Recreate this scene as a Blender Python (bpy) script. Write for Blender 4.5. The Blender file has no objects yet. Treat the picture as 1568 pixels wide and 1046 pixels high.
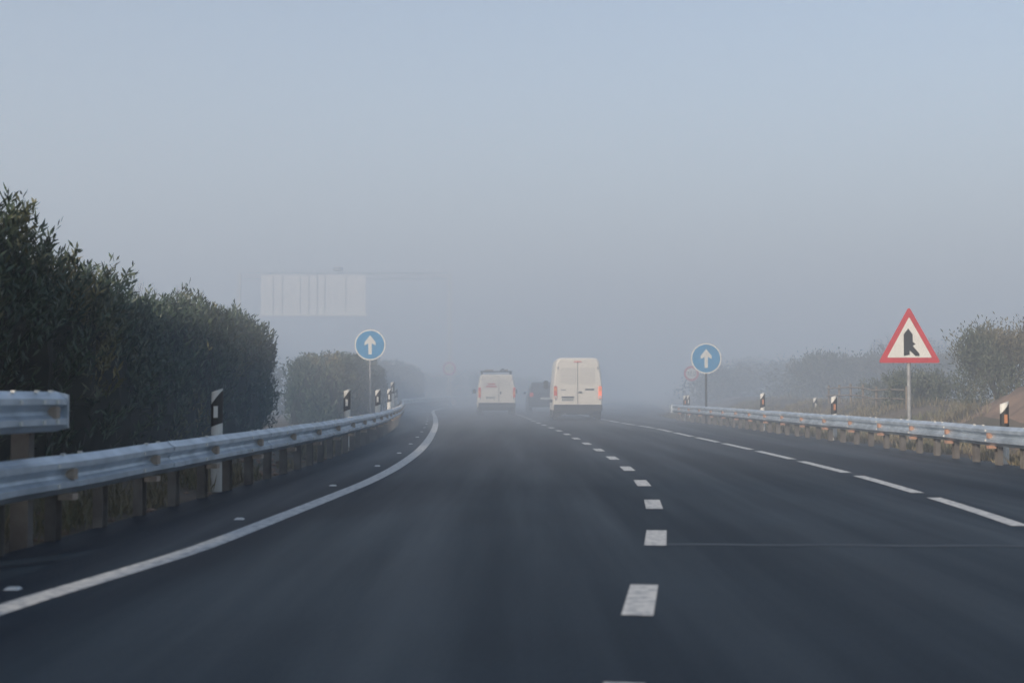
import bpy, bmesh, math, random
from mathutils import Vector, Matrix, noise
random.seed(7)
scene=bpy.context.scene
R=math.radians

# ---------------------------------------------------------------- materials
def mat(name,col,rough=.6,metal=0,var=0.0,scale=5.0,col2=None,bump=0.0,bscale=None,emit=None,estr=0,detail=6,coord='Object',lo=.35,hi=.65):
    m=bpy.data.materials.new(name); m.use_nodes=True
    nt=m.node_tree; N=nt.nodes; L=nt.links
    b=N['Principled BSDF']; b.inputs['Roughness'].default_value=rough; b.inputs['Metallic'].default_value=metal
    tc=N.new('ShaderNodeTexCoord')
    if col2 is None: col2=tuple(c*(1-var) for c in col)
    nz=N.new('ShaderNodeTexNoise'); nz.inputs['Scale'].default_value=scale; nz.inputs['Detail'].default_value=detail
    L.new(tc.outputs[coord],nz.inputs['Vector'])
    rp=N.new('ShaderNodeValToRGB'); rp.color_ramp.elements[0].position=lo; rp.color_ramp.elements[1].position=hi
    rp.color_ramp.elements[0].color=(*col2,1); rp.color_ramp.elements[1].color=(*col,1)
    L.new(nz.outputs['Fac'],rp.inputs['Fac']); L.new(rp.outputs['Color'],b.inputs['Base Color'])
    if bump>0:
        n2=N.new('ShaderNodeTexNoise'); n2.inputs['Scale'].default_value=bscale or scale*4; n2.inputs['Detail'].default_value=4
        L.new(tc.outputs[coord],n2.inputs['Vector'])
        bp=N.new('ShaderNodeBump'); bp.inputs['Strength'].default_value=bump; bp.inputs['Distance'].default_value=.02
        L.new(n2.outputs['Fac'],bp.inputs['Height']); L.new(bp.outputs['Normal'],b.inputs['Normal'])
    if emit:
        b.inputs['Emission Color'].default_value=(*emit,1); b.inputs['Emission Strength'].default_value=estr
    return m

def leafmat(name,c1,c2,c3,th=.52):
    m=bpy.data.materials.new(name); m.use_nodes=True
    nt=m.node_tree; N=nt.nodes; L=nt.links; b=N['Principled BSDF']
    b.inputs['Roughness'].default_value=.55
    geo=N.new('ShaderNodeNewGeometry'); tc=N.new('ShaderNodeTexCoord')
    rp=N.new('ShaderNodeValToRGB'); rp.color_ramp.elements[0].color=(*c1,1); rp.color_ramp.elements[1].color=(*c2,1)
    L.new(geo.outputs['Random Per Island'],rp.inputs['Fac'])
    nz=N.new('ShaderNodeTexNoise'); nz.inputs['Scale'].default_value=.55; nz.inputs['Detail'].default_value=3
    L.new(tc.outputs['Object'],nz.inputs['Vector'])
    r2=N.new('ShaderNodeValToRGB'); r2.color_ramp.elements[0].position=th; r2.color_ramp.elements[1].position=th+.16
    L.new(nz.outputs['Fac'],r2.inputs['Fac'])
    mx=N.new('ShaderNodeMix'); mx.data_type='RGBA'
    L.new(r2.outputs['Color'],mx.inputs[0]); L.new(rp.outputs['Color'],mx.inputs[6]); mx.inputs[7].default_value=(*c3,1)
    L.new(mx.outputs[2],b.inputs['Base Color'])
    return m

M={}
M['white']=mat('white_paint',(.86,.80,.70),.35,var=.06,scale=1.5)
M['trim']=mat('black_trim',(.035,.037,.04),.6,var=.3)
M['dark']=mat('dark_car_paint',(.025,.03,.038),.3,var=.1)
M['glass']=mat('window_glass',(.05,.06,.07),.12,var=.1)
M['pglass']=mat('painted_window',(.74,.69,.61),.3,var=.06)
M['seam']=mat('door_seam',(.06,.06,.06),.8)
M['grey']=mat('galvanised_post',(.33,.34,.35),.55,metal=.3,var=.3,scale=8)
M['steel']=mat('galvanised_steel',(.55,.62,.69),.42,metal=.5,col2=(.36,.42,.48),scale=3,bump=.1)
M['postdirty']=mat('dirty_galvanised_post',(.15,.14,.13),.75,metal=.1,col2=(.08,.07,.065),scale=4)
M['rust']=mat('rusty_spacer',(.38,.31,.25),.75,col2=(.30,.23,.18),scale=12)  # warm sunlight put into the galvanised spacers' tan colour; ladder shares it
M['rust2']=mat('orange_spacer',(.42,.24,.17),.75,col2=(.32,.20,.15),scale=12)  # mottled orange-brown tone for the right rail spacers
M['tyre']=mat('tyre_rubber',(.02,.02,.02),.85)
M['lampred']=mat('tail_lamp',(.5,.05,.03),.3,emit=(1,.15,.06),estr=.15)
M['brake']=mat('lit_brake_lamp',(.6,.05,.03),.3,emit=(1,.22,.08),estr=1.0)
M['amber']=mat('amber_lamp',(.7,.25,.05),.3,emit=(1,.35,.08),estr=.1)
M['plate']=mat('number_plate',(.6,.6,.55),.5)
M['plch']=mat('plate_characters',(.03,.03,.03),.6)
M['red']=mat('sign_red',(.50,.045,.055),.5,var=.15)
M['blue']=mat('sign_blue',(.012,.24,.50),.45,var=.15)
M['swhite']=mat('sign_white',(.70,.69,.65),.5,var=.08)
M['sblack']=mat('sign_black',(.02,.02,.022),.6)
M['oref']=mat('orange_reflector',(.55,.24,.12),.4,var=.2)
M['board']=mat('board_back_aluminium',(.85,.85,.83),.5,var=.05)
M['rib']=mat('board_rib',(.62,.62,.60),.5,var=.08)
M['wood']=mat('weathered_wood',(.24,.19,.14),.85,col2=(.14,.11,.08),scale=10)
M['bark']=mat('bark',(.12,.09,.07),.9,col2=(.06,.05,.04),scale=9,bump=.5)
M['core']=mat('hedge_interior',(.012,.014,.009),1,var=.4)  # near-black core colour stands in for the shade inside the hedge
M['leaf']=leafmat('oleander_leaves',(.018,.038,.024),(.06,.09,.048),(.20,.155,.05),.56)
M['leaf2']=leafmat('shrub_leaves',(.04,.055,.03),(.085,.095,.05),(.13,.105,.055))
M['grass']=leafmat('dry_grass',(.13,.11,.06),(.21,.17,.10),(.09,.10,.04))
M['soil']=mat('soil',(.15,.11,.08),.95,col2=(.065,.06,.04),scale=.6,bump=.8,bscale=6,detail=10)
M['rsoil']=mat('red_soil',(.25,.165,.12),.95,col2=(.14,.10,.075),scale=2,bump=1,bscale=5,detail=10)

def asphalt():
    m=bpy.data.materials.new('asphalt'); m.use_nodes=True
    nt=m.node_tree;N=nt.nodes;L=nt.links;b=N['Principled BSDF']
    tc=N.new('ShaderNodeTexCoord')
    fine=N.new('ShaderNodeTexNoise'); fine.inputs['Scale'].default_value=45; fine.inputs['Detail'].default_value=5
    mp=N.new('ShaderNodeMapping'); mp.inputs['Scale'].default_value=(1.3,.06,1)
    big=N.new('ShaderNodeTexNoise'); big.inputs['Scale'].default_value=1.0; big.inputs['Detail'].default_value=5
    pat=N.new('ShaderNodeTexNoise'); pat.inputs['Scale'].default_value=.35; pat.inputs['Detail'].default_value=6
    L.new(tc.outputs['Object'],fine.inputs['Vector']); L.new(tc.outputs['Object'],mp.inputs['Vector'])
    L.new(mp.outputs['Vector'],big.inputs['Vector']); L.new(tc.outputs['Object'],pat.inputs['Vector'])
    a1=N.new('ShaderNodeMath');a1.operation='MULTIPLY_ADD';a1.inputs[1].default_value=.34
    a2=N.new('ShaderNodeMath');a2.operation='MULTIPLY_ADD';a2.inputs[1].default_value=.36
    a3=N.new('ShaderNodeMath');a3.operation='MULTIPLY';a3.inputs[1].default_value=.35
    L.new(fine.outputs['Fac'],a3.inputs[0]);L.new(pat.outputs['Fac'],a2.inputs[0]);L.new(a3.outputs[0],a2.inputs[2])
    L.new(big.outputs['Fac'],a1.inputs[0]);L.new(a2.outputs[0],a1.inputs[2])
    rp=N.new('ShaderNodeValToRGB');e=rp.color_ramp.elements
    e[0].position=.42;e[0].color=(.004,.011,.021,1);e[1].position=.68;e[1].color=(.014,.027,.043,1)
    L.new(a1.outputs[0],rp.inputs['Fac']);L.new(rp.outputs['Color'],b.inputs['Base Color'])
    rr=N.new('ShaderNodeMapRange');rr.inputs[1].default_value=.4;rr.inputs[2].default_value=.65;rr.inputs[3].default_value=.64;rr.inputs[4].default_value=.5
    L.new(big.outputs['Fac'],rr.inputs[0]);L.new(rr.outputs[0],b.inputs['Roughness'])
    b.inputs['Specular IOR Level'].default_value=.12
    bp=N.new('ShaderNodeBump');bp.inputs['Strength'].default_value=.5;bp.inputs['Distance'].default_value=.012
    L.new(fine.outputs['Fac'],bp.inputs['Height']);L.new(bp.outputs['Normal'],b.inputs['Normal'])
    return m
M['asphalt']=asphalt()
M['joint']=mat('sealed_joint',(.030,.042,.056),.6,col2=(.010,.02,.032),scale=1.5,lo=.42,hi=.62)
M['mark']=mat('road_paint',(.55,.55,.53),.6,col2=(.24,.26,.28),scale=14,lo=.32,hi=.56,detail=8)

# ---------------------------------------------------------------- helpers
def obj(name,verts,faces,m,parent=None,smooth=False,loc=None):
    me=bpy.data.meshes.new(name); me.from_pydata(verts,[],faces); me.update()
    o=bpy.data.objects.new(name,me); scene.collection.objects.link(o)
    if m: me.materials.append(m)
    if smooth:
        for p in me.polygons: p.use_smooth=True
    if parent: o.parent=parent
    if loc: o.location=loc
    return o
def empty(name,loc=(0,0,0),rot=0):
    o=bpy.data.objects.new(name,None); scene.collection.objects.link(o); o.location=loc; o.rotation_euler[2]=rot; return o
def box(name,c,s,m,parent=None,bev=0.0,rot=None):
    bm=bmesh.new(); bmesh.ops.create_cube(bm,size=1)
    bmesh.ops.scale(bm,vec=s,verts=bm.verts)
    if bev>0: bmesh.ops.bevel(bm,geom=bm.edges[:],offset=bev,segments=3,affect='EDGES',profile=.6)
    if rot: bmesh.ops.rotate(bm,cent=(0,0,0),matrix=rot,verts=bm.verts)
    bmesh.ops.translate(bm,vec=c,verts=bm.verts)
    me=bpy.data.meshes.new(name); bm.to_mesh(me); bm.free(); me.materials.append(m)
    o=bpy.data.objects.new(name,me); scene.collection.objects.link(o)
    if parent:o.parent=parent
    return o
def cyl(name,c,r,d,m,parent=None,axis='Z',seg=20,r2=None):
    bm=bmesh.new(); bmesh.ops.create_cone(bm,cap_ends=True,segments=seg,radius1=r,radius2=r if r2 is None else r2,depth=d)
    if axis=='X': bmesh.ops.rotate(bm,cent=(0,0,0),matrix=Matrix.Rotation(R(90),3,'Y'),verts=bm.verts)
    if axis=='Y': bmesh.ops.rotate(bm,cent=(0,0,0),matrix=Matrix.Rotation(R(90),3,'X'),verts=bm.verts)
    bmesh.ops.translate(bm,vec=c,verts=bm.verts)
    me=bpy.data.meshes.new(name); bm.to_mesh(me); bm.free(); me.materials.append(m)
    o=bpy.data.objects.new(name,me); scene.collection.objects.link(o)
    if parent:o.parent=parent
    return o
def poly(name,pts,y,t,m,parent):   # flat shape in XZ, front at y, thickness t behind it
    n=len(pts); v=[(x,y,z) for x,z in pts]+[(x,y+t,z) for x,z in pts]
    f=[tuple(range(n)),tuple(range(2*n-1,n-1,-1))]+[(i,i+n,(i+1)%n+n,(i+1)%n) for i in range(n)]
    return obj(name,v,f,m,parent)
def interp(tab,y):
    n=len(tab)
    if y<=tab[0][0]:
        s=(tab[1][1]-tab[0][1])/(tab[1][0]-tab[0][0]); return tab[0][1]+s*(y-tab[0][0])
    if y>=tab[-1][0]:
        s=(tab[-1][1]-tab[-2][1])/(tab[-1][0]-tab[-2][0]); return tab[-1][1]+s*(y-tab[-1][0])
    for i in range(n-1):
        if tab[i][0]<=y<=tab[i+1][0]:
            def sl(j):
                a=tab[max(j-1,0)];b=tab[min(j+1,n-1)]; return (b[1]-a[1])/(b[0]-a[0])
            h=tab[i+1][0]-tab[i][0]; t=(y-tab[i][0])/h
            p0,p1=tab[i][1],tab[i+1][1]; m0,m1=sl(i)*h,sl(i+1)*h
            return (2*t**3-3*t*t+1)*p0+(t**3-2*t*t+t)*m0+(-2*t**3+3*t*t)*p1+(t**3-t*t)*m1
def sstep(a,b,x):
    t=min(1,max(0,(x-a)/(b-a))); return t*t*(3-2*t)

# ---------------------------------------------------------------- road layout (metres, x across, y along)
LLINE=[(2,-3.3),(7,-2.80),(8.5,-2.56),(9.7,-2.38),(11.5,-2.24),(14.2,-2.05),(17,-1.88),(20.5,-1.80),(26.3,-1.86),(35,-2.18),(45.5,-2.70),(60,-3.6),(70,-4.3),(78,-4.7),(86,-4.6),(94,-4.1),(102,-3.2),(110,-2.1),(120,-.5),(140,3.5)]
CLINE=[(2,.0),(5,.42),(7.4,.735),(10.4,1.16),(13.5,1.48),(16.4,1.67),(19.4,1.76),(22.7,1.78),(26,1.74),(29.6,1.665),(32.8,1.57),(36.9,1.44),(40.8,1.28),(47,.98),(54,.7),(60.6,.45),(70,.0),(78,-.3),(86,-.15),(94,.4),(102,1.2),(110,2.2),(120,3.7),(140,7.6)]
RLINE=[(2,3.2),(8,4.1),(11,4.45),(14,4.68),(18,4.85),(22,4.88),(26,4.84),(30,4.76),(36,4.62),(41,4.5),(48,4.0),(60,3.5),(70,3.2),(78,3.2),(86,3.5),(94,4.2),(102,5.1),(120,7.5),(140,11.5)]
LRAIL=[(-6,-4.6),(4,-4.0),(9,-3.65),(12,-3.5),(15,-3.35),(18,-3.22),(22,-3.12),(27,-3.12),(32,-3.22),(38,-3.5),(45,-3.92),(60,-5.1),(70,-6.0),(78,-6.5),(86,-6.4),(94,-5.9),(102,-5.1),(110,-4.1),(120,-2.5),(140,2)]
RRAIL=[(-5,8.6),(8,8.15),(19.4,7.75),(25.7,7.7),(34,7.35),(43.8,7.0),(52,6.55)]

def gz(x,y):
    z=-.03
    xr=interp(RRAIL,min(y,52))+ (max(0,y-52)*.09)
    k=sstep(xr+1.0,xr+5,x)*sstep(-60,-10,y)
    z+=k*(.75+.25*noise.noise(Vector((x*.25,y*.2,0)))+ .08*noise.noise(Vector((x*1.5,y*1.5,3))))
    z+=.58*math.exp(-((x-12.0)/1.0)**2-((y-29)/3.0)**2)*(1+.4*noise.noise(Vector((x*1.2,y*1.2,5))))
    xl=interp(LRAIL,min(y,140))
    if x<xl-.5 and x>xl-7: z+=.10*sstep(xl-.5,xl-1.5,x)+.05*noise.noise(Vector((x*1.3,y*1.3,1)))
    z+=sstep(60,400,abs(x))*6*noise.noise(Vector((x*.006,y*.006,8)))*1
    return z
xs=[-1500,-1000,-600,-300,-150,-80,-50,-35]+[-28+i*1.0 for i in range(16)]+[-12+i*.4 for i in range(85)]+[22+i*1.5 for i in range(14)]+[46,60,80,130,250,500,900,1500]
ys=[-600,-300,-120,-60,-30]+[-20+i*1.0 for i in range(16)]+[-4+i*.5 for i in range(168)]+[80+i*2 for i in range(40)]+[165,190,240,350,600,1000,1600,2500]
V=[(x,y,gz(x,y)) for y in ys for x in xs]; nx=len(xs)
F=[(j*nx+i,j*nx+i+1,(j+1)*nx+i+1,(j+1)*nx+i) for j in range(len(ys)-1) for i in range(nx-1)]
g=obj('ground',V,F,M['soil'],smooth=True); g.data.materials.append(M['rsoil'])
for p in g.data.polygons:
    c=p.center
    if 10<c.x<14.5 and 24<c.y<33.5 and c.z>.62+.3*noise.noise(Vector((c.x,c.y,0))): p.material_index=1

def strip(name,fl,fr,y0,y1,step,z,m,n=1):
    v=[];f=[];k=0;y=y0
    while y<=y1+1e-6:
        a,b=fl(y),fr(y)
        for i in range(n+1): v.append((a+(b-a)*i/n,y,z))
        k+=1;y+=step
    for j in range(k-1):
        for i in range(n): f.append((j*(n+1)+i,j*(n+1)+i+1,(j+1)*(n+1)+i+1,(j+1)*(n+1)+i))
    return obj(name,v,f,m)
def redge(y):
    if y<52: return interp(RRAIL,y)+.35
    return max(interp(RRAIL,52)+.35+(y-52)*.09, interp(RLINE,y)+3.6)
strip('road',lambda y:interp(LRAIL,y)-.1,redge,-40,340,1,.004,M['asphalt'])
strip('opposite_road',lambda y:interp(LRAIL,y)-17.5,lambda y:interp(LRAIL,y)-6.8,-40,340,2,.02,M['asphalt'])

def ribbons(name,segs,tab,w,z=.0085):
    v=[];f=[]
    for (a,b) in segs:
        n=max(1,int((b-a)/.6)); base=len(v)
        for i in range(n+1):
            y=a+(b-a)*i/n; x=interp(tab,y); s=(interp(tab,y+.3)-interp(tab,y-.3))/.6
            nl=math.hypot(1,s); ox,oy=w/2/nl,-s*w/2/nl
            v+=[(x-ox,y-oy,z),(x+ox,y+oy,z)]
        for i in range(n): f.append((base+2*i,base+2*i+1,base+2*i+3,base+2*i+2))
    return obj(name,v,f,M['mark'])
ribbons('edge_line_marking',[(-10,138)],LLINE,.19)
cs=[(4.15,5.30)];y=6.88
while y<135:
    cs.append((y,y+1.08)); y+=3.08
ribbons('lane_dash_marking',cs,CLINE,.17)
rs=[];y=.35
while y<130:
    rs.append((y,y+3.0)); y+=3.68
ribbons('merge_dash_marking',rs,RLINE,.16)
jv=[];jf=[]
for i in range(30):
    x=1.2+i*.22; yy=10.05-.04*i*.22+.02*math.sin(i*1.3); jv+=[(x,yy-.05,.0068),(x,yy+.05,.0068)]
for i in range(29): jf.append((2*i,2*i+2,2*i+3,2*i+1))
obj('asphalt_joint',jv,jf,M['joint'])

v=[];f=[]
y=3.6
while y<70:
    x=interp(LLINE,y)-.33; b=len(v)
    v+=[(x-.045,y-.04,.004),(x+.045,y-.04,.004),(x+.045,y+.04,.004),(x-.045,y+.04,.004),(x-.03,y-.02,.018),(x+.03,y-.02,.018),(x+.03,y+.025,.018),(x-.03,y+.025,.018)]
    f+=[(b,b+1,b+5,b+4),(b+1,b+2,b+6,b+5),(b+2,b+3,b+7,b+6),(b+3,b,b+4,b+7),(b+4,b+5,b+6,b+7)]
    y+=4.2
obj('road_studs',v,f,M['rib'])

# ---------------------------------------------------------------- guard rails
WP=[(0.0,-.155),(.012,-.15),(.045,-.12),(.08,-.10),(.08,-.055),(.035,-.025),(.02,0),(.035,.025),(.08,.055),(.08,.10),(.045,.12),(.012,.15),(0,.155)]
def frame(tab,y,side):
    x=interp(tab,y); s=(interp(tab,y+.5)-interp(tab,y-.5)); nl=math.hypot(1,s)
    return x,(side/nl,-s*side/nl)
def beam(name,tab,side,y0,y1,ztop,parent,step=.5):
    v=[];f=[];n=int((y1-y0)/step); m=len(WP)
    for i in range(n+1):
        y=y0+(y1-y0)*i/n; x,nrm=frame(tab,y,side)
        zz=ztop(y)-.155+.014*noise.noise(Vector((y*.5,side*3,0)))
        for d,z in WP: v.append((x+nrm[0]*d,y+nrm[1]*d,zz+z))
    for i in range(n):
        for j in range(m-1): f.append((i*m+j,(i+1)*m+j,(i+1)*m+j+1,i*m+j+1))
    o=obj(name,v,f,M['steel'],parent,smooth=False)
    sm=o.modifiers.new('s','SOLIDIFY'); sm.thickness=.004
    return o
def pbox(v,f,c,ax,s):
    t=(-ax[1],ax[0]); b=len(v)
    for dz in (-1,1):
        for a,bb in ((-1,-1),(1,-1),(1,1),(-1,1)):
            v.append((c[0]+ax[0]*a*s[0]/2+t[0]*bb*s[1]/2,c[1]+ax[1]*a*s[0]/2+t[1]*bb*s[1]/2,c[2]+dz*s[2]/2))
    f+=[(b,b+3,b+2,b+1),(b+4,b+5,b+6,b+7),(b,b+1,b+5,b+4),(b+1,b+2,b+6,b+5),(b+2,b+3,b+7,b+6),(b+3,b,b+4,b+7)]
def rail(name,tab,side,y0,y1,top,pstep,sp_every,first,sm='rust'):
    P=empty(name); zt=(lambda y:top)
    beam('w_beam',tab,side,y0,y1,zt,P)
    pv=[];pf=[];sv=[];sf=[];bv=[];bf=[];y=first;k=0
    while y<y1:
        x,n=frame(tab,y,side); h=top-.04+random.uniform(-.02,.02); w=.13
        cx,cy=x-n[0]*.13,y-n[1]*.13
        t=(-n[1],n[0])
        pbox(pv,pf,(cx,cy,h/2-.02),n,(.008,w,h+.04))
        for sgn in(-1,1):
            pbox(pv,pf,(cx+t[0]*sgn*(w/2-.004)+n[0]*.044,cy+t[1]*sgn*(w/2-.004)+n[1]*.044,h/2-.02),n,(.08,.008,h+.04))
        if k%sp_every==0:
            pbox(sv,sf,(x-n[0]*.03,y-n[1]*.03,top-.19),n,(.055,.10,.24))
            pbox(sv,sf,(x+n[0]*.055,y+n[1]*.055,top-.155),n,(.075,.08,.085))
            pbox(sv,sf,(x+n[0]*.03,y+n[1]*.03,top-.335),n,(.12,.11,.05))
        y+=pstep;k+=1
    y=first
    while y<min(y1,45):
        x,n=frame(tab,y,side)
        for dz in (-.078,.078): pbox(bv,bf,(x+n[0]*.088,y+.1,top-.155+dz),n,(.016,.03,.03))
        for dy in(.35,.75): pbox(bv,bf,(x+n[0]*.03,y+dy,top+.003),n,(.03,.03,.016))
        y+=2*1.0
    obj('posts',pv,pf,M['postdirty'],P); obj('spacers',sv,sf,M[sm],P); obj('bolts',bv,bf,M['swhite'],P)
    jv=[];jf=[];y=first+.5;mm=len(WP)
    while y<min(y1,60):
        b=len(jv)
        for dy in(0,.16,.32):
            x,n=frame(tab,y+dy,side); zz=top-.155+.014*noise.noise(Vector(((y+dy)*.5,side*3,0)))
            for d,z in WP: jv.append((x+n[0]*(d+.008),y+dy+n[1]*(d+.008),zz+z*1.02))
        for i in range(2):
            for j in range(mm-1): jf.append((b+i*mm+j,b+(i+1)*mm+j,b+(i+1)*mm+j+1,b+i*mm+j+1))
        y+=4.12
    o=obj('lap_joints',jv,jf,M['steel'],P); s=o.modifiers.new('s','SOLIDIFY'); s.thickness=.004
    return P
L=rail('guardrail',LRAIL,1,-4,138,.69,1.03,2,-4.1)
up=empty('upper_guardrail')
UE=10.15
beam('w_beam',LRAIL,1,-4,UE,lambda y:1.19,up)
uv=[];uf=[]
for y in (-3,1,5,8.9,UE-.25):
    x,n=frame(LRAIL,y,1)
    pbox(uv,uf,(x-n[0]*.16,y,.57),n,(.14,.10,1.2))
obj('posts',uv,uf,M['postdirty'],up)
uv=[];uf=[]
for y in (5,8.1,UE-.2):
    x,n=frame(LRAIL,y,1); pbox(uv,uf,(x-n[0]*.03,y,1.0),n,(.06,.1,.24)); pbox(uv,uf,(x+n[0]*.055,y,1.03),n,(.075,.07,.09))
obj('spacers',uv,uf,M['rust'],up)
uv=[];uf=[]
for y in (8.6,9.3,9.7,9.95):
    x,n=frame(LRAIL,y,1)
    pbox(uv,uf,(x+n[0]*.03,y,1.193),n,(.03,.03,.016)); pbox(uv,uf,(x+n[0]*.088,y,1.112),n,(.016,.03,.03)); pbox(uv,uf,(x+n[0]*.088,y,.958),n,(.016,.03,.03))
obj('bolts',uv,uf,M['swhite'],up)
x,n=frame(LRAIL,UE,1)
poly('end_plate',[(-.03,-.16),(.085,-.13),(.085,.13),(-.03,.16)],0,.03,M['steel'],up).location=(x,UE,1.035)
Rr=rail('guardrail',RRAIL,-1,-4,52,.63,1.0,2,-3.3,'rust2')
x,n=frame(RRAIL,52,-1)
cyl('end_terminal',(x-.05,52.1,.47),.12,.32,M['steel'],Rr)

# ---------------------------------------------------------------- delineators
def delineator(loc,h,w=.14,ref='swhite'):
    P=empty('delineator_post',(loc[0],loc[1],gz(*loc)))
    h=h-gz(*loc)
    def sec(w,d):
        pts=[]
        for i in range(9):
            a=math.pi*i/8; pts.append((-w/2*math.cos(a),-d*math.sin(a)))
        return pts
    v=[];f=[];s=sec(w,w*.45);n=len(s)
    zs=[0,h-.04,h]
    for z in zs:
        for (a,b) in s:
            zz=z if z<h else h+(.05*(a/w)) ; v.append((a,b,zz))
    for k in range(2):
        for i in range(n): f.append((k*n+i,k*n+(i+1)%n,(k+1)*n+(i+1)%n,(k+1)*n+i))
    f.append(tuple(range(2*n,3*n))); obj('body',v,f,M['swhite'],P)
    v=[];f=[];s=sec(w*1.03,w*.47)
    for (a,b) in s: v.append((a,b-.001,h-.42+.05*a/w))
    for (a,b) in s: v.append((a,b-.001,h-.09+.18*a/w))
    for i in range(n-1): f.append((i,i+1,n+i+1,n+i))
    obj('black_band',v,f,M['sblack'],P)
    box('reflector',(0,-w*.47-.006,h-.26),(w*.36,.008,.14),M[ref],P)
    return P
for yy,h in ((15.7,1.20),(26.5,1.21),(34.6,1.22),(42,1.25),(46,1.5),(56,1.3)):
    delineator((interp(LRAIL,yy)-.28,yy),h)
for yy,h,o in ((21.0,1.0,.3),(31.1,1.06,.3),(38.5,1.12,.3),(51,1.0,.25)):
    delineator((interp(RRAIL,yy)+o,yy),h,ref='oref')
delineator((10.6,45),.95); delineator((7.4,54),1.0)

# ---------------------------------------------------------------- signs
def circle(r,n=40,cx=0,cz=0): return [(cx+r*math.cos(2*math.pi*i/n),cz+r*math.sin(2*math.pi*i/n)) for i in range(n)]
def pole(P,h,r=.035,m='grey'): cyl('pole',(0,.06,h/2),r,h,M[m],P,seg=14)
def blue_sign(loc,cz,r,m='grey'):
    z0=gz(*loc); P=empty('traffic_sign',(loc[0],loc[1],z0)); cz-=z0
    pole(P,cz+r*.6,.04,m)
    poly('plate',circle(r,cz=cz),0,.02,M['swhite'],P)
    poly('blue_face',circle(r*.91,cz=cz),-.004,.003,M['blue'],P)
    s=r
    a=[(-.11*s,-.62*s),(.11*s,-.62*s),(.11*s,.10*s),(.36*s,-.04*s),(.36*s,.17*s),(0,.62*s),(-.36*s,.17*s),(-.36*s,-.04*s),(-.11*s,.10*s)]
    poly('arrow',[(x,z+cz) for x,z in a],-.008,.003,M['swhite'],P)
    box('bracket',(0,.03,cz+.12),(.3,.03,.05),M['grey'],P)
    return P
blue_sign((-4.86,44),2.76,.53)
blue_sign((7.10,47),2.37,.56,'trim')

def tri_sign(loc,z0,z1,side):
    g0=gz(*loc); P=empty('traffic_sign',(loc[0],loc[1],g0)); z0-=g0; z1-=g0
    H=z1-z0; c=z0+H/3
    def tri(s,rr=.05):
        base=[(-side/2,z0),(side/2,z0),(0,z1)]
        pts=[]
        for i in range(3):
            p=Vector(((base[i][0])*s,(base[i][1]-c)*s+c))
            a=Vector(((base[i-1][0])*s,(base[i-1][1]-c)*s+c)); b=Vector(((base[(i+1)%3][0])*s,(base[(i+1)%3][1]-c)*s+c))
            da=(a-p).normalized(); db=(b-p).normalized()
            p0=p+da*rr; p1=p+db*rr
            for t in (0,.25,.5,.75,1):
                q=(1-t)**2*p0+2*t*(1-t)*p+t*t*p1; pts.append((q.x,q.y))
        return pts
    pole(P,z1-.3,.045)
    poly('plate',tri(1,.08),0,.02,M['red'],P)
    poly('white_face',tri(.72,.03),-.004,.003,M['swhite'],P)
    a=[(-.125,.16),(.0,.19),(.0,.28),(.13,.16),(.215,.16),(.215,.21),(.07,.38),(.135,.42),(.07,.47),(.07,.63),(-.025,.76),(-.125,.63)]
    poly('merge_symbol',[(x,z+z0-.01) for x,z in a],-.009,.003,M['sblack'],P)
    box('bracket',(0,.03,z0+.2),(.3,.03,.05),M['grey'],P); box('bracket_2',(0,.03,z0+.6),(.2,.03,.05),M['grey'],P)
tri_sign((8.66,28),1.80,3.03,1.36)

def speed_sign(loc,cz,r,m='grey'):
    g0=gz(*loc); P=empty('speed_limit_sign',(loc[0],loc[1],g0)); cz-=g0
    pole(P,cz,.045,m)
    poly('plate',circle(r,cz=cz),0,.02,M['red'],P); poly('white_face',circle(r*.70,cz=cz),-.006,.004,M['swhite'],P)
    def seg(x,z,w,h): poly('digit',[(x-w/2,cz+z-h/2),(x+w/2,cz+z-h/2),(x+w/2,cz+z+h/2),(x-w/2,cz+z+h/2)],-.011,.004,M['sblack'],P)
    seg(-.42*r,0,.1*r,.5*r)
    for x0 in (-.05*r,.42*r):
        for z in (-.25*r,.25*r): seg(x0,z,.3*r,.07*r)
        for xx in (-.11*r,.11*r): seg(x0+xx,0,.07*r,.42*r)
speed_sign((-5.0,102.5),2.95,.55)
speed_sign((10.6,76),2.2,.45)

G=empty('sign_gantry',(0,105,0))
for x in (-22.3,-5.1):
    box('leg',(x,0,5.4),(.24,.3,10.8),M['rib'],G,bev=.04); box('footing',(x,0,.2),(1,1,.5),M['board'],G,bev=.03)
for z in (10.3,10.8): box('chord',(-13.7,0,z),(17.2-.3,.07,.07),M['grey'],G)
for i in range(8):
    x=-21.8+i*2.05; a=math.atan2(.4,2.1)*(1 if i%2 else -1)
    box('brace',(x+1,0,10.55),(2.1,.05,.05),M['grey'],G,rot=Matrix.Rotation(a,3,'Y'))
box('board',(-16.2,-.35,9.0),(8.55,.06,3.2),M['board'],G)
for i,xx in enumerate((-19.5,-18.75,-17.3,-16.6,-15.9,-15.3,-13.6)): box('rib',(xx,-.41,9.0),(.10,.06,3.15),M['rib'],G)
box('walkway',(-16.2,-.6,7.3),(8.8,.5,.16),M['board'],G)
cyl('lamp_housing',(-14.2,-.2,11.1),.4,.3,M['grey'],G)

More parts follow.
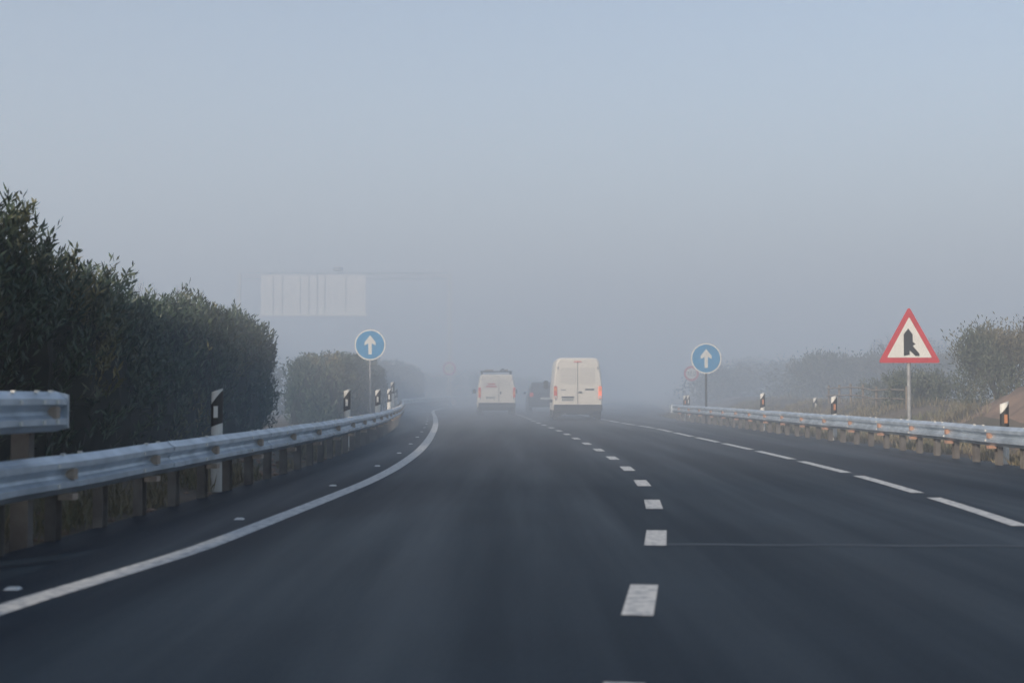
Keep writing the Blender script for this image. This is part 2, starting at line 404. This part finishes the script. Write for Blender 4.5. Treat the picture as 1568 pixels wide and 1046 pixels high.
# ---------------------------------------------------------------- vehicles
def loft(name,secs,m,parent):
    v=[];f=[];K=None
    for (y,wb,wt,z0,z1,r) in secs:
        H=z1-z0; r=min(r,H/2.2,wt/1.2)
        def w(z):
            t=max(0,(z-z0-H*.42)/(H*.58)); return wb+(wt-wb)*t**1.3
        rb=min(.08,H/4)
        out=[]
        for i in range(6):
            a=-math.pi/2+math.pi/2*i/5; z=z0+rb+rb*math.sin(a); out.append((w(z)-rb+rb*math.cos(a),z))
        for k in (.25,.45,.6,.75):
            z=z0+H*k; 
            if z<z1-r and z>z0+rb: out.append((w(z),z))
            else: out.append((w(z1-r),min(max(z,z0+rb),z1-r)))
        for i in range(7):
            a=math.pi/2*i/6; z=z1-r+r*math.sin(a); out.append((w(z1-r)-r+r*math.cos(a),z))
        full=out+[(-a,b) for a,b in reversed(out)]
        K=len(full)
        v+=[(a,y,b) for a,b in full]
    n=len(secs)
    for k in range(n-1):
        for i in range(K): f.append((k*K+i,k*K+(i+1)%K,(k+1)*K+(i+1)%K,(k+1)*K+i))
    f.append(tuple(range(K))); f.append(tuple(range(n*K-1,(n-1)*K-1,-1)))
    o=obj(name,v,f,m,parent,smooth=True)
    bm=bmesh.new();bm.from_mesh(o.data);bmesh.ops.recalc_face_normals(bm,faces=bm.faces);bm.to_mesh(o.data);bm.free()
    for p in o.data.polygons:
        if len(p.vertices)>4: p.use_smooth=False
    return o
def wheels(P,ys,hw,r,w=.2):
    for yy in ys:
        for s in(-1,1):
            cyl('wheel',(s*(hw-w/2-.02),yy,r),r,w,M['tyre'],P,axis='X',seg=28)
            cyl('hub',(s*(hw-.015),yy,r),r*.6,.02,M['grey'],P,axis='X',seg=20)
def rrect(x0,x1,z0,z1,r):
    p=[]
    for cx,cz,a0 in((x1-r,z0+r,-90),(x1-r,z1-r,0),(x0+r,z1-r,90),(x0+r,z0+r,180)):
        for i in range(5):
            a=R(a0+90*i/4); p.append((cx+r*math.cos(a),cz+r*math.sin(a)))
    return p

def big_van(loc,rot):
    P=empty('delivery_van',loc,rot)
    S=[(0,.93,.77,.42,2.44,.24),(.03,.97,.825,.38,2.49,.24),(.12,1.0,.85,.36,2.52,.24),(1.5,1.0,.86,.34,2.54,.24),(4.0,1.0,.86,.34,2.52,.24),(4.4,1.0,.84,.34,2.4,.2),(5.0,.99,.80,.34,1.75,.2),(5.25,.97,.82,.34,1.35,.18),(5.75,.92,.8,.34,1.1,.15),(5.9,.80,.7,.38,.95,.12)]
    loft('body',S,M['white'],P)
    wheels(P,(1.05,4.85),1.0,.35)
    box('rear_bumper',(0,-.06,.50),(1.96,.26,.26),M['trim'],P,bev=.05)
    box('bumper_step',(0,-.10,.34),(1.3,.16,.10),M['trim'],P,bev=.02)
    box('underbody',(0,2.6,.34),(1.5,4.6,.22),M['trim'],P)
    poly('door_gap',[(-.012,.64),(.012,.64),(.012,2.34),(-.012,2.34)],-.006,.004,M['seam'],P)
    for s in(-1,1):
        poly('door_panel',rrect(min(s*.05,s*.78),max(s*.05,s*.78),.72,1.30,.06),-.012,.011,M['white'],P)
        poly('window_pressing',rrect(min(s*.07,s*.70),max(s*.07,s*.70),1.46,2.12,.09),-.010,.009,M['pglass'],P)
        for zz in(.85,1.35,2.1): box('hinge',(s*.89,-.012,zz) if zz<2 else (s*.80,-.012,zz),(.05,.03,.09),M['grey'],P,bev=.008)
        poly('tail_lamp',rrect(s*.90-.065,s*.90+.065,.88,1.36,.03),-.035,.04,M['brake'] if s>0 else M['lampred'],P)
        poly('indicator_lamp',rrect(s*.90-.055,s*.90+.055,1.18,1.30,.02),-.041,.005,M['amber'],P)
        poly('lamp_band',rrect(s*.90-.055,s*.90+.055,.90,.98,.02),-.041,.005,M['swhite'],P)
        box('mirror',(s*1.17,4.55,1.45),(.2,.12,.36),M['trim'],P,bev=.04); box('mirror_arm',(s*1.04,4.55,1.35),(.16,.05,.05),M['trim'],P)
        box('side_moulding',(s*1.0,2.6,.75),(.03,3.4,.13),M['trim'],P,bev=.01)
        poly('mud_flap',rrect(s*.78-.13,s*.78+.13,.12,.36,.02),.55,.01,M['trim'],P)
    box('handle',(.10,-.03,1.12),(.14,.04,.06),M['trim'],P,bev=.01)
    poly('badge',rrect(.30,.66,1.20,1.27,.01),-.017,.004,M['trim'],P)
    poly('badge_2',rrect(-.68,-.46,1.20,1.24,.01),-.017,.004,M['grey'],P)
    poly('number_plate',rrect(-.66,-.16,.76,.88,.01),-.018,.005,M['plate'],P)
    for i in range(7): poly('plate_character',rrect(-.63+i*.065,-.595+i*.065,.785,.855,.004),-.021,.002,M['plch'],P)
    box('plate_lamp',(-.41,-.03,.93),(.5,.05,.06),M['trim'],P,bev=.01)
    box('high_brake_lamp',(0,-.01,2.36),(.3,.04,.035),M['lampred'],P)
    cyl('exhaust',(-.5,.0,.27),.035,.3,M['grey'],P,axis='Y')
big_van((2.66,52,.004),R(0))

def small_van(loc,rot):
    P=empty('work_van',loc,rot)
    S=[(0,.88,.72,.42,1.93,.14),(.03,.92,.765,.38,1.98,.14),(.12,.95,.79,.36,2.0,.14),(2.7,.95,.79,.34,2.0,.15),(3.1,.95,.76,.34,1.9,.15),(3.8,.94,.76,.34,1.25,.14),(4.6,.9,.78,.34,1.0,.12),(4.75,.8,.7,.38,.85,.1)]
    loft('body',S,M['white'],P)
    wheels(P,(.8,3.9),.95,.33)
    box('rear_bumper',(0,-.06,.46),(1.84,.24,.26),M['trim'],P,bev=.05)
    box('underbody',(0,2.2,.30),(1.4,3.8,.2),M['trim'],P)
    poly('door_gap',[(.085,.62),(.11,.62),(.11,1.88),(.085,1.88)],-.006,.004,M['seam'],P)
    poly('window',rrect(-.68,.04,1.28,1.76,.07),-.012,.011,M['pglass'],P)
    poly('window_2',rrect(.15,.68,1.28,1.76,.07),-.012,.011,M['pglass'],P)
    poly('lettering',rrect(-.55,-.02,1.36,1.43,.01),-.016,.003,M['red'],P)
    poly('lettering_2',rrect(-.45,-.08,1.48,1.55,.01),-.016,.003,M['red'],P)
    for s in(-1,1):
        poly('tail_lamp',rrect(s*.86-.06,s*.86+.06,.85,1.35,.03),-.03,.035,M['lampred'],P)
        poly('indicator_lamp',rrect(s*.86-.05,s*.86+.05,1.0,1.14,.02),-.036,.005,M['amber'],P)
        box('mirror',(s*1.08,3.3,1.15),(.18,.1,.24),M['trim'],P,bev=.03)
        for zz in(.8,1.2,1.75): box('hinge',(s*.83 if zz<1.5 else s*.74,-.01,zz),(.04,.03,.08),M['grey'],P)
    box('handle',(.18,-.03,1.08),(.06,.04,.14),M['trim'],P,bev=.01)
    poly('number_plate',rrect(-.55,-.05,.78,.90,.01),-.012,.008,M['plate'],P)
    for i in range(7): poly('plate_character',rrect(-.53+i*.065,-.495+i*.065,.805,.875,.004),-.015,.002,M['plch'],P)
    for yy in(.2,1.2,2.2):
        box('rack_bar',(0,yy,2.15),(1.6,.06,.05),M['trim'],P)
        for s in(-1,1): box('rack_foot',(s*.72,yy,2.06),(.05,.06,.16),M['trim'],P)
    for x in(-.55,-.2): box('ladder_rail',(x,1.3,2.22),(.05,3.0,.07),M['rust'],P)
    for i in range(10): box('ladder_rung',(-.375,-.1+i*.3,2.22),(.3,.03,.03),M['rust'],P)
    cyl('pipe',(.3,1.3,2.24),.06,3.0,M['trim'],P,axis='Y')
    cyl('pipe_2',(.5,1.3,2.22),.05,3.1,M['rust'],P,axis='Y')
small_van((-.75,64,.004),R(2.5))

def dark_car(loc,rot):
    P=empty('passenger_car',loc,rot)
    loft('lower_body',[(0,.80,.78,.38,1.0,.1),(.06,.88,.84,.32,1.05,.1),(.5,.91,.86,.28,1.07,.1),(3.2,.91,.86,.28,1.0,.1),(4.1,.88,.8,.3,.85,.12),(4.35,.75,.7,.35,.7,.1)],M['dark'],P)
    loft('cabin',[(.12,.80,.66,.98,1.40,.1),(.3,.82,.66,.98,1.6,.12),(1.0,.84,.67,.98,1.68,.12),(2.2,.82,.66,.98,1.62,.12),(3.1,.78,.65,.94,1.05,.05)],M['dark'],P)
    o=poly('rear_window',[(-.64,0),(.64,0),(.54,.42),(-.54,.42)],0,.01,M['glass'],P); o.location=(0,.085,1.10); o.rotation_euler[0]=R(-14)
    wheels(P,(.8,3.5),.9,.33)
    box('rear_bumper',(0,-.04,.50),(1.7,.2,.3),M['dark'],P,bev=.06)
    for s in(-1,1):
        poly('tail_lamp',rrect(s*.74-.1,s*.74+.1,.85,1.08,.04),-.02,.05,M['lampred'],P)
        box('mirror',(s*.98,2.7,1.05),(.16,.1,.13),M['dark'],P,bev=.03)
    poly('number_plate',rrect(-.26,.26,.70,.82,.01),-.03,.03,M['plate'],P)
dark_car((1.80,70,.004),R(2))

# ---------------------------------------------------------------- vegetation
class Leaves:
    def __init__(s): s.v=[];s.f=[]
    def leaf(s,p,d,l,w):
        side=d.cross(Vector((random.gauss(0,1),random.gauss(0,1),random.gauss(0,1))))
        if side.length<1e-4: return
        side.normalize(); b=len(s.v); m=p+d*l*.5
        s.v+=[p[:],(m+side*w)[:],(p+d*l)[:],(m-side*w)[:]]; s.f.append((b,b+1,b+2,b+3))
def shoot(Lv,p,d,length,n,l,w):
    for i in range(n):
        t=i/n; q=p+d*length*t
        r=Vector((random.gauss(0,1),random.gauss(0,1),random.gauss(0,.6)+.3)); r=(r.normalized()*.8+d*.8).normalized()
        Lv.leaf(q,r,l*random.uniform(.7,1.2),w)
def hedge(name,y0,y1,cxf,a,Hf,nsh,leafl=.14,leafw=.016,leaves=12,cap=1.6,m='leaf'):
    P=empty(name); 
    def end(y): 
        d=min(y-y0,y1-y); 
        return math.sqrt(max(0,1-(1-min(1,max(0,d)/cap))**2))
    def surf(y,t,k=1.0):
        e=end(y); bump=1+.24*noise.noise(Vector((y*.6,t*1.6,a*3)))+.24*noise.noise(Vector((y*1.5,t*3.2,7)))
        r=a*(.35+.65*e)*bump*k; h=Hf(y)*(.55+.45*e)*(1+.45*(bump-1))*(k*.5+.5)
        c=math.cos(t); s=max(0,math.sin(t))
        return Vector((cxf(y)+r*math.copysign(abs(c)**.55,c),y,h*s**.6))
    v=[];f=[];ny=int((y1-y0)/.4);nt=20
    for j in range(ny+1):
        y=y0+.25+(y1-y0-.5)*j/ny
        for i in range(nt+1): v.append(surf(y,math.pi*i/nt,.80)[:])
    for j in range(ny):
        for i in range(nt): f.append((j*(nt+1)+i,j*(nt+1)+i+1,(j+1)*(nt+1)+i+1,(j+1)*(nt+1)+i))
    f.append(tuple(range(nt+1))); f.append(tuple(range((ny+1)*(nt+1)-1,ny*(nt+1)-1,-1)))
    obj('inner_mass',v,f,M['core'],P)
    Lv=Leaves()
    for _ in range(nsh):
        if random.random()<.22: y=random.choice((y0+random.random()**1.5*cap,y1-random.random()**1.5*cap))
        else: y=random.uniform(y0,y1)
        t=math.acos(random.uniform(-1,1)) if random.random()<.5 else random.uniform(0,math.pi)
        p=surf(y,t,random.uniform(.72,1.0)); 
        if y<y0+.3 or y>y1-.3:
            c=Vector((cxf(y),y,0)); k=random.random()**.5; p=Vector((c.x+(p.x-c.x)*k,y,p.z*random.uniform(.1,1)))
        out=Vector((p.x-cxf(y),0,.2)); out.normalize()
        d=(out*.45+Vector((random.gauss(0,.3),random.gauss(0,.3),.95))).normalized()
        ln=random.uniform(.25,.5)*(1.6 if random.random()<.14 else 1)
        shoot(Lv,p-d*ln*.5,d,ln,leaves,leafl,leafw)
    obj('foliage',Lv.v,Lv.f,M[m],P)
    return P
H1=[(5,3.6),(14,3.35),(17.5,3.10),(19.4,2.82),(20.6,2.5),(22.3,2.7),(25,2.9),(28,2.95),(31.2,2.9)]
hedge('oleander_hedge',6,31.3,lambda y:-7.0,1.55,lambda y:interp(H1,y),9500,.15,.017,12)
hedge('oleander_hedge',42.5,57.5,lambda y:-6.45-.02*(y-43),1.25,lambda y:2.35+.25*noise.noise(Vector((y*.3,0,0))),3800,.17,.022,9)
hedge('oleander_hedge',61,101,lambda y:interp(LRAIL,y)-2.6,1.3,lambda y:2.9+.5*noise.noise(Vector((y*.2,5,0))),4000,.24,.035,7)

def limb(v,f,p0,p1,r0,r1,n=6):
    d=(p1-p0).normalized(); a=d.orthogonal().normalized(); b=d.cross(a); base=len(v)
    for p,r in((p0,r0),(p1,r1)):
        for i in range(n):
            t=2*math.pi*i/n; v.append((p+a*math.cos(t)*r+b*math.sin(t)*r)[:])
    for i in range(n): f.append((base+i,base+(i+1)%n,base+n+(i+1)%n,base+n+i))
def grow(v,f,p,d,l,r,depth,tips,up=.25,spread=.55):
    q=p+d*l; limb(v,f,p,q,r,r*.65)
    if depth==0: tips.append(q); return
    if depth<=2: tips.append(q)
    for _ in range(random.choice((2,3,3))):
        nd=(d+Vector((random.gauss(0,spread),random.gauss(0,spread),random.gauss(up,.25)))).normalized()
        grow(v,f,q,nd,l*random.uniform(.62,.85),r*.6,depth-1,tips,up,spread)
def tree(name,x,y,h,spreadw,nl,leafl,leafw,bare=False,m='leaf2',stems=3,depth=4,seed=1,bushy=True):
    random.seed(seed)
    P=empty(name); z=gz(x,y)-.05; v=[];f=[];tips=[]
    for s in range(stems):
        d=Vector((random.gauss(0,.4),random.gauss(0,.4),1)).normalized()
        grow(v,f,Vector((x+random.gauss(0,.15),y+random.gauss(0,.15),z)),d,h*.24,.018*h,depth,tips,.2,.5)
    mx=max(t.z for t in tips)-z; wx=max(abs(t.x-x) for t in tips)
    sz=(h*.93)/mx; sx=spreadw*.5/wx
    def T(p): return (x+(p[0]-x)*sx,y+(p[1]-y)*sx,z+(p[2]-z)*sz)
    v=[T(p) for p in v]; tips=[Vector(T(t)) for t in tips]
    obj('branches',v,f,M['bark'],P)
    if not bare:
        if bushy:
            nn=int(len(tips)*1.1)
            for _ in range(nn):
                a=random.uniform(0,6.283); rr=spreadw*.5*random.random()**.5; zz=random.random()*h*.85
                k=math.sqrt(max(0,1-(zz/h)**2.2)); tips.append(Vector((x+math.cos(a)*rr*k,y+math.sin(a)*rr*k,z+zz)))
        Lv=Leaves(); per=max(1,nl//len(tips))
        for t in tips:
            rr=random.uniform(.10,.24)*h/3.0
            if random.random()<.12: continue
            up=Vector((random.gauss(0,.3),random.gauss(0,.3),1)).normalized()
            for _ in range(per):
                o=Vector((random.gauss(0,rr),random.gauss(0,rr),0))*.8+up*random.gauss(0,rr*1.5)
                p=t+o
                if p.z<z+.02: continue
                d=(o*1.5+Vector((random.gauss(0,.3),random.gauss(0,.3),.55))).normalized()
                Lv.leaf(p,d,leafl*random.uniform(.6,1.3),leafw)
        obj('foliage',Lv.v,Lv.f,M[m],P)
    return P
tree('evergreen_shrub',13.55,35,2.35,2.9,26000,.11,.018,seed=3,stems=6)
tree('evergreen_shrub',15.8,35.5,2.6,3.6,20000,.11,.018,seed=5,stems=6)
tree('low_shrub',11.9,38,.9,2.0,6000,.09,.018,seed=8,stems=5,depth=3)
tree('low_shrub',12.9,40,1.25,2.6,7000,.10,.02,seed=9,stems=5,depth=3)
tree('low_shrub',13.6,46,1.1,3.0,6000,.11,.02,seed=10,stems=5,depth=3)
tree('evergreen_shrub',16.2,65,2.4,4.4,9000,.18,.035,seed=11,stems=5)
tree('evergreen_shrub',19.0,67,2.6,4.4,9000,.18,.035,seed=31,stems=5)
tree('evergreen_shrub',20.5,62,2.3,4.4,9000,.18,.035,seed=32,stems=5)
tree('bare_tree',18.0,61,3.6,4.0,0,.1,.02,bare=True,seed=12,stems=4,depth=6)
tree('bare_tree',-8.6,31,4.0,2.0,0,.1,.02,bare=True,seed=14,stems=7,depth=5)
tree('bare_tree',-8.3,27.5,3.85,1.5,0,.1,.02,bare=True,seed=15,stems=7,depth=5)
random.seed(21)
DT=empty('distant_tree_line'); v=[];f=[];Lv=Leaves()
for (x,y,h,w) in ((13.5,84,2.0,5),(17,90,2.8,6),(21.5,90,3.0,6),(20,76,2.0,5),(24,78,3.0,6),(28,80,3.3,7),(16.5,72,1.6,5),(-12,112,3.6,6),(-16,118,4.0,6),(-3.5,122,3.2,5),(-8,125,3.2,7),(1,128,3,7),(20,105,3.4,8),(33,95,5,9),(-30,70,5,9),(-26,55,4,8),(-13,62,3,6)):
    tips=[]; z=gz(x,y)
    for s in range(3):
        grow(v,f,Vector((x,y,z)),Vector((random.gauss(0,.35),random.gauss(0,.3),1)).normalized(),h*.27,.08,3,tips,.1,.6)
    for _ in range(70):
        a=random.uniform(0,6.283); rr=2*random.random()**.5; tips.append(Vector((x+math.cos(a)*rr,y+math.sin(a)*rr,z+random.random()**1.3*h*.8)))
    for t in tips:
        t.x=x+(t.x-x)*w/4
        for _ in range(26):
            Lv.leaf(t+Vector((random.gauss(0,.35),random.gauss(0,.35),random.gauss(0,.28))),Vector((random.gauss(0,1),random.gauss(0,1),.5)).normalized(),.3,.06)
obj('branches',v,f,M['bark'],DT); obj('foliage',Lv.v,Lv.f,M['leaf2'],DT)

Lv=Leaves()
for _ in range(24000):
    if random.random()<.62:
        y=random.uniform(10,60); x=interp(RRAIL,min(y,52))+.25+abs(random.gauss(0,2.6))
    else:
        y=random.uniform(6,60); x=interp(LRAIL,y)-.25-abs(random.gauss(0,.9))
    if noise.noise(Vector((x*.6,y*.4,2)))<-.12: continue
    if math.hypot(x-11.7,(y-29)/2.5)<1.1 and random.random()<.6: continue
    p=Vector((x,y,gz(x,y)-.01)); tall=1+1.3*max(0,noise.noise(Vector((x*.9,y*.7,9))))
    for k in range(3):
        d=Vector((random.gauss(0,.35),random.gauss(0,.35),1)).normalized(); Lv.leaf(p+Vector((random.gauss(0,.04),random.gauss(0,.04),0)),d,random.uniform(.08,.26)*tall,.009)
obj('verge_grass',Lv.v,Lv.f,M['grass'])
bm=bmesh.new()
for _ in range(500):
    y=random.uniform(6,45)
    if random.random()<.6: x=interp(LRAIL,y)-random.uniform(.1,1.6)
    else: x=interp(RRAIL,y)+random.uniform(.4,3)
    s=random.uniform(.02,.07)
    r=bmesh.ops.create_icosphere(bm,subdivisions=1,radius=s)
    for vv in r['verts']: vv.co=Vector((vv.co.x*random.uniform(.7,1.4),vv.co.y*random.uniform(.7,1.4),vv.co.z*.6))+Vector((x,y,gz(x,y)+s*.2))
me=bpy.data.meshes.new('stones'); bm.to_mesh(me); bm.free(); me.materials.append(M['rsoil'])
scene.collection.objects.link(bpy.data.objects.new('stones',me))

Fp=empty('wooden_fence'); fx=[(11.2+.05*i,36.5+i*1.7) for i in range(7)]
for i,(x,y) in enumerate(fx):
    z=gz(x,y); cyl('post_%d'%i,(x,y,z+.30),.04,.7,M['wood'],Fp,seg=8)
    if i<6:
        x2,y2=fx[i+1]; z2=gz(x2,y2); v=[];f=[]
        for hh in(.28,.54): limb(v,f,Vector((x-.07,y,z+hh)),Vector((x2-.07,y2,z2+hh)),.025,.025)
        obj('rail_%d'%i,v,f,M['wood'],Fp)

# ---------------------------------------------------------------- fog: thin where we are, thicker further down the road
TOP=22
FOG=empty('fog_bank')
def fogbox(nm,y0,y1,SG):
    bm=bmesh.new(); bmesh.ops.create_cube(bm,size=1); bmesh.ops.scale(bm,vec=(1600,y1-y0-.004,TOP+10),verts=bm.verts); bmesh.ops.translate(bm,vec=(0,(y0+y1)/2,(TOP-10)/2),verts=bm.verts)
    me=bpy.data.meshes.new(nm); bm.to_mesh(me); bm.free()
    fo=bpy.data.objects.new(nm,me); scene.collection.objects.link(fo); fo.parent=FOG
    fm=bpy.data.materials.new(nm); fm.use_nodes=True; N=fm.node_tree.nodes; N.clear(); LK=fm.node_tree.links
    out=N.new('ShaderNodeOutputMaterial'); sc=N.new('ShaderNodeVolumeScatter'); sc.inputs['Density'].default_value=SG; sc.inputs['Color'].default_value=(.96,.975,1,1)
    em=N.new('ShaderNodeEmission'); em.inputs['Color'].default_value=(.43,.67,1,1); em.inputs['Strength'].default_value=SG*.155  # glow added to the fog in place of multiply scattered light
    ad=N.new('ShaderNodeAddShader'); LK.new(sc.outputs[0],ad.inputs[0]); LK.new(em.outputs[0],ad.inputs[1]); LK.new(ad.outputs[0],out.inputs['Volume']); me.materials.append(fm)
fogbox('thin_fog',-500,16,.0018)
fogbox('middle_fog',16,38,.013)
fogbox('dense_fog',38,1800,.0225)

# ---------------------------------------------------------------- light
W=bpy.data.worlds.new("World"); scene.world=W; W.use_nodes=True
nt=W.node_tree; bg=nt.nodes['Background']; sky=nt.nodes.new('ShaderNodeTexSky'); sky.sky_type='NISHITA'; sky.sun_disc=False
EL=22
sky.sun_elevation=R(EL); sky.sun_rotation=R(216.87)
nt.links.new(sky.outputs[0],bg.inputs[0]); bg.inputs[1].default_value=.15
sd=bpy.data.lights.new('sun','SUN'); sd.energy=3.8; sd.angle=R(4); sd.color=(1,.86,.70)
so=bpy.data.objects.new('sun',sd); scene.collection.objects.link(so)
dirv=Vector((-.6*math.cos(R(EL)),-.8*math.cos(R(EL)),math.sin(R(EL))))
so.rotation_euler=dirv.to_track_quat('Z','Y').to_euler(); so.location=(-20,-20,15)

# ---------------------------------------------------------------- camera
cd=bpy.data.cameras.new('camera'); cam=bpy.data.objects.new('camera',cd); scene.collection.objects.link(cam)
cam.location=(0,0,1.2); cam.rotation_euler=(R(90+2.18),0,0)
cd.sensor_width=36; cd.lens=45.2; cd.clip_end=5000; cd.clip_start=.05
cd.dof.use_dof=True; cd.dof.focus_distance=50; cd.dof.aperture_fstop=2.0
scene.camera=cam
scene.view_settings.view_transform='Standard'; scene.view_settings.look='None'; scene.view_settings.exposure=0
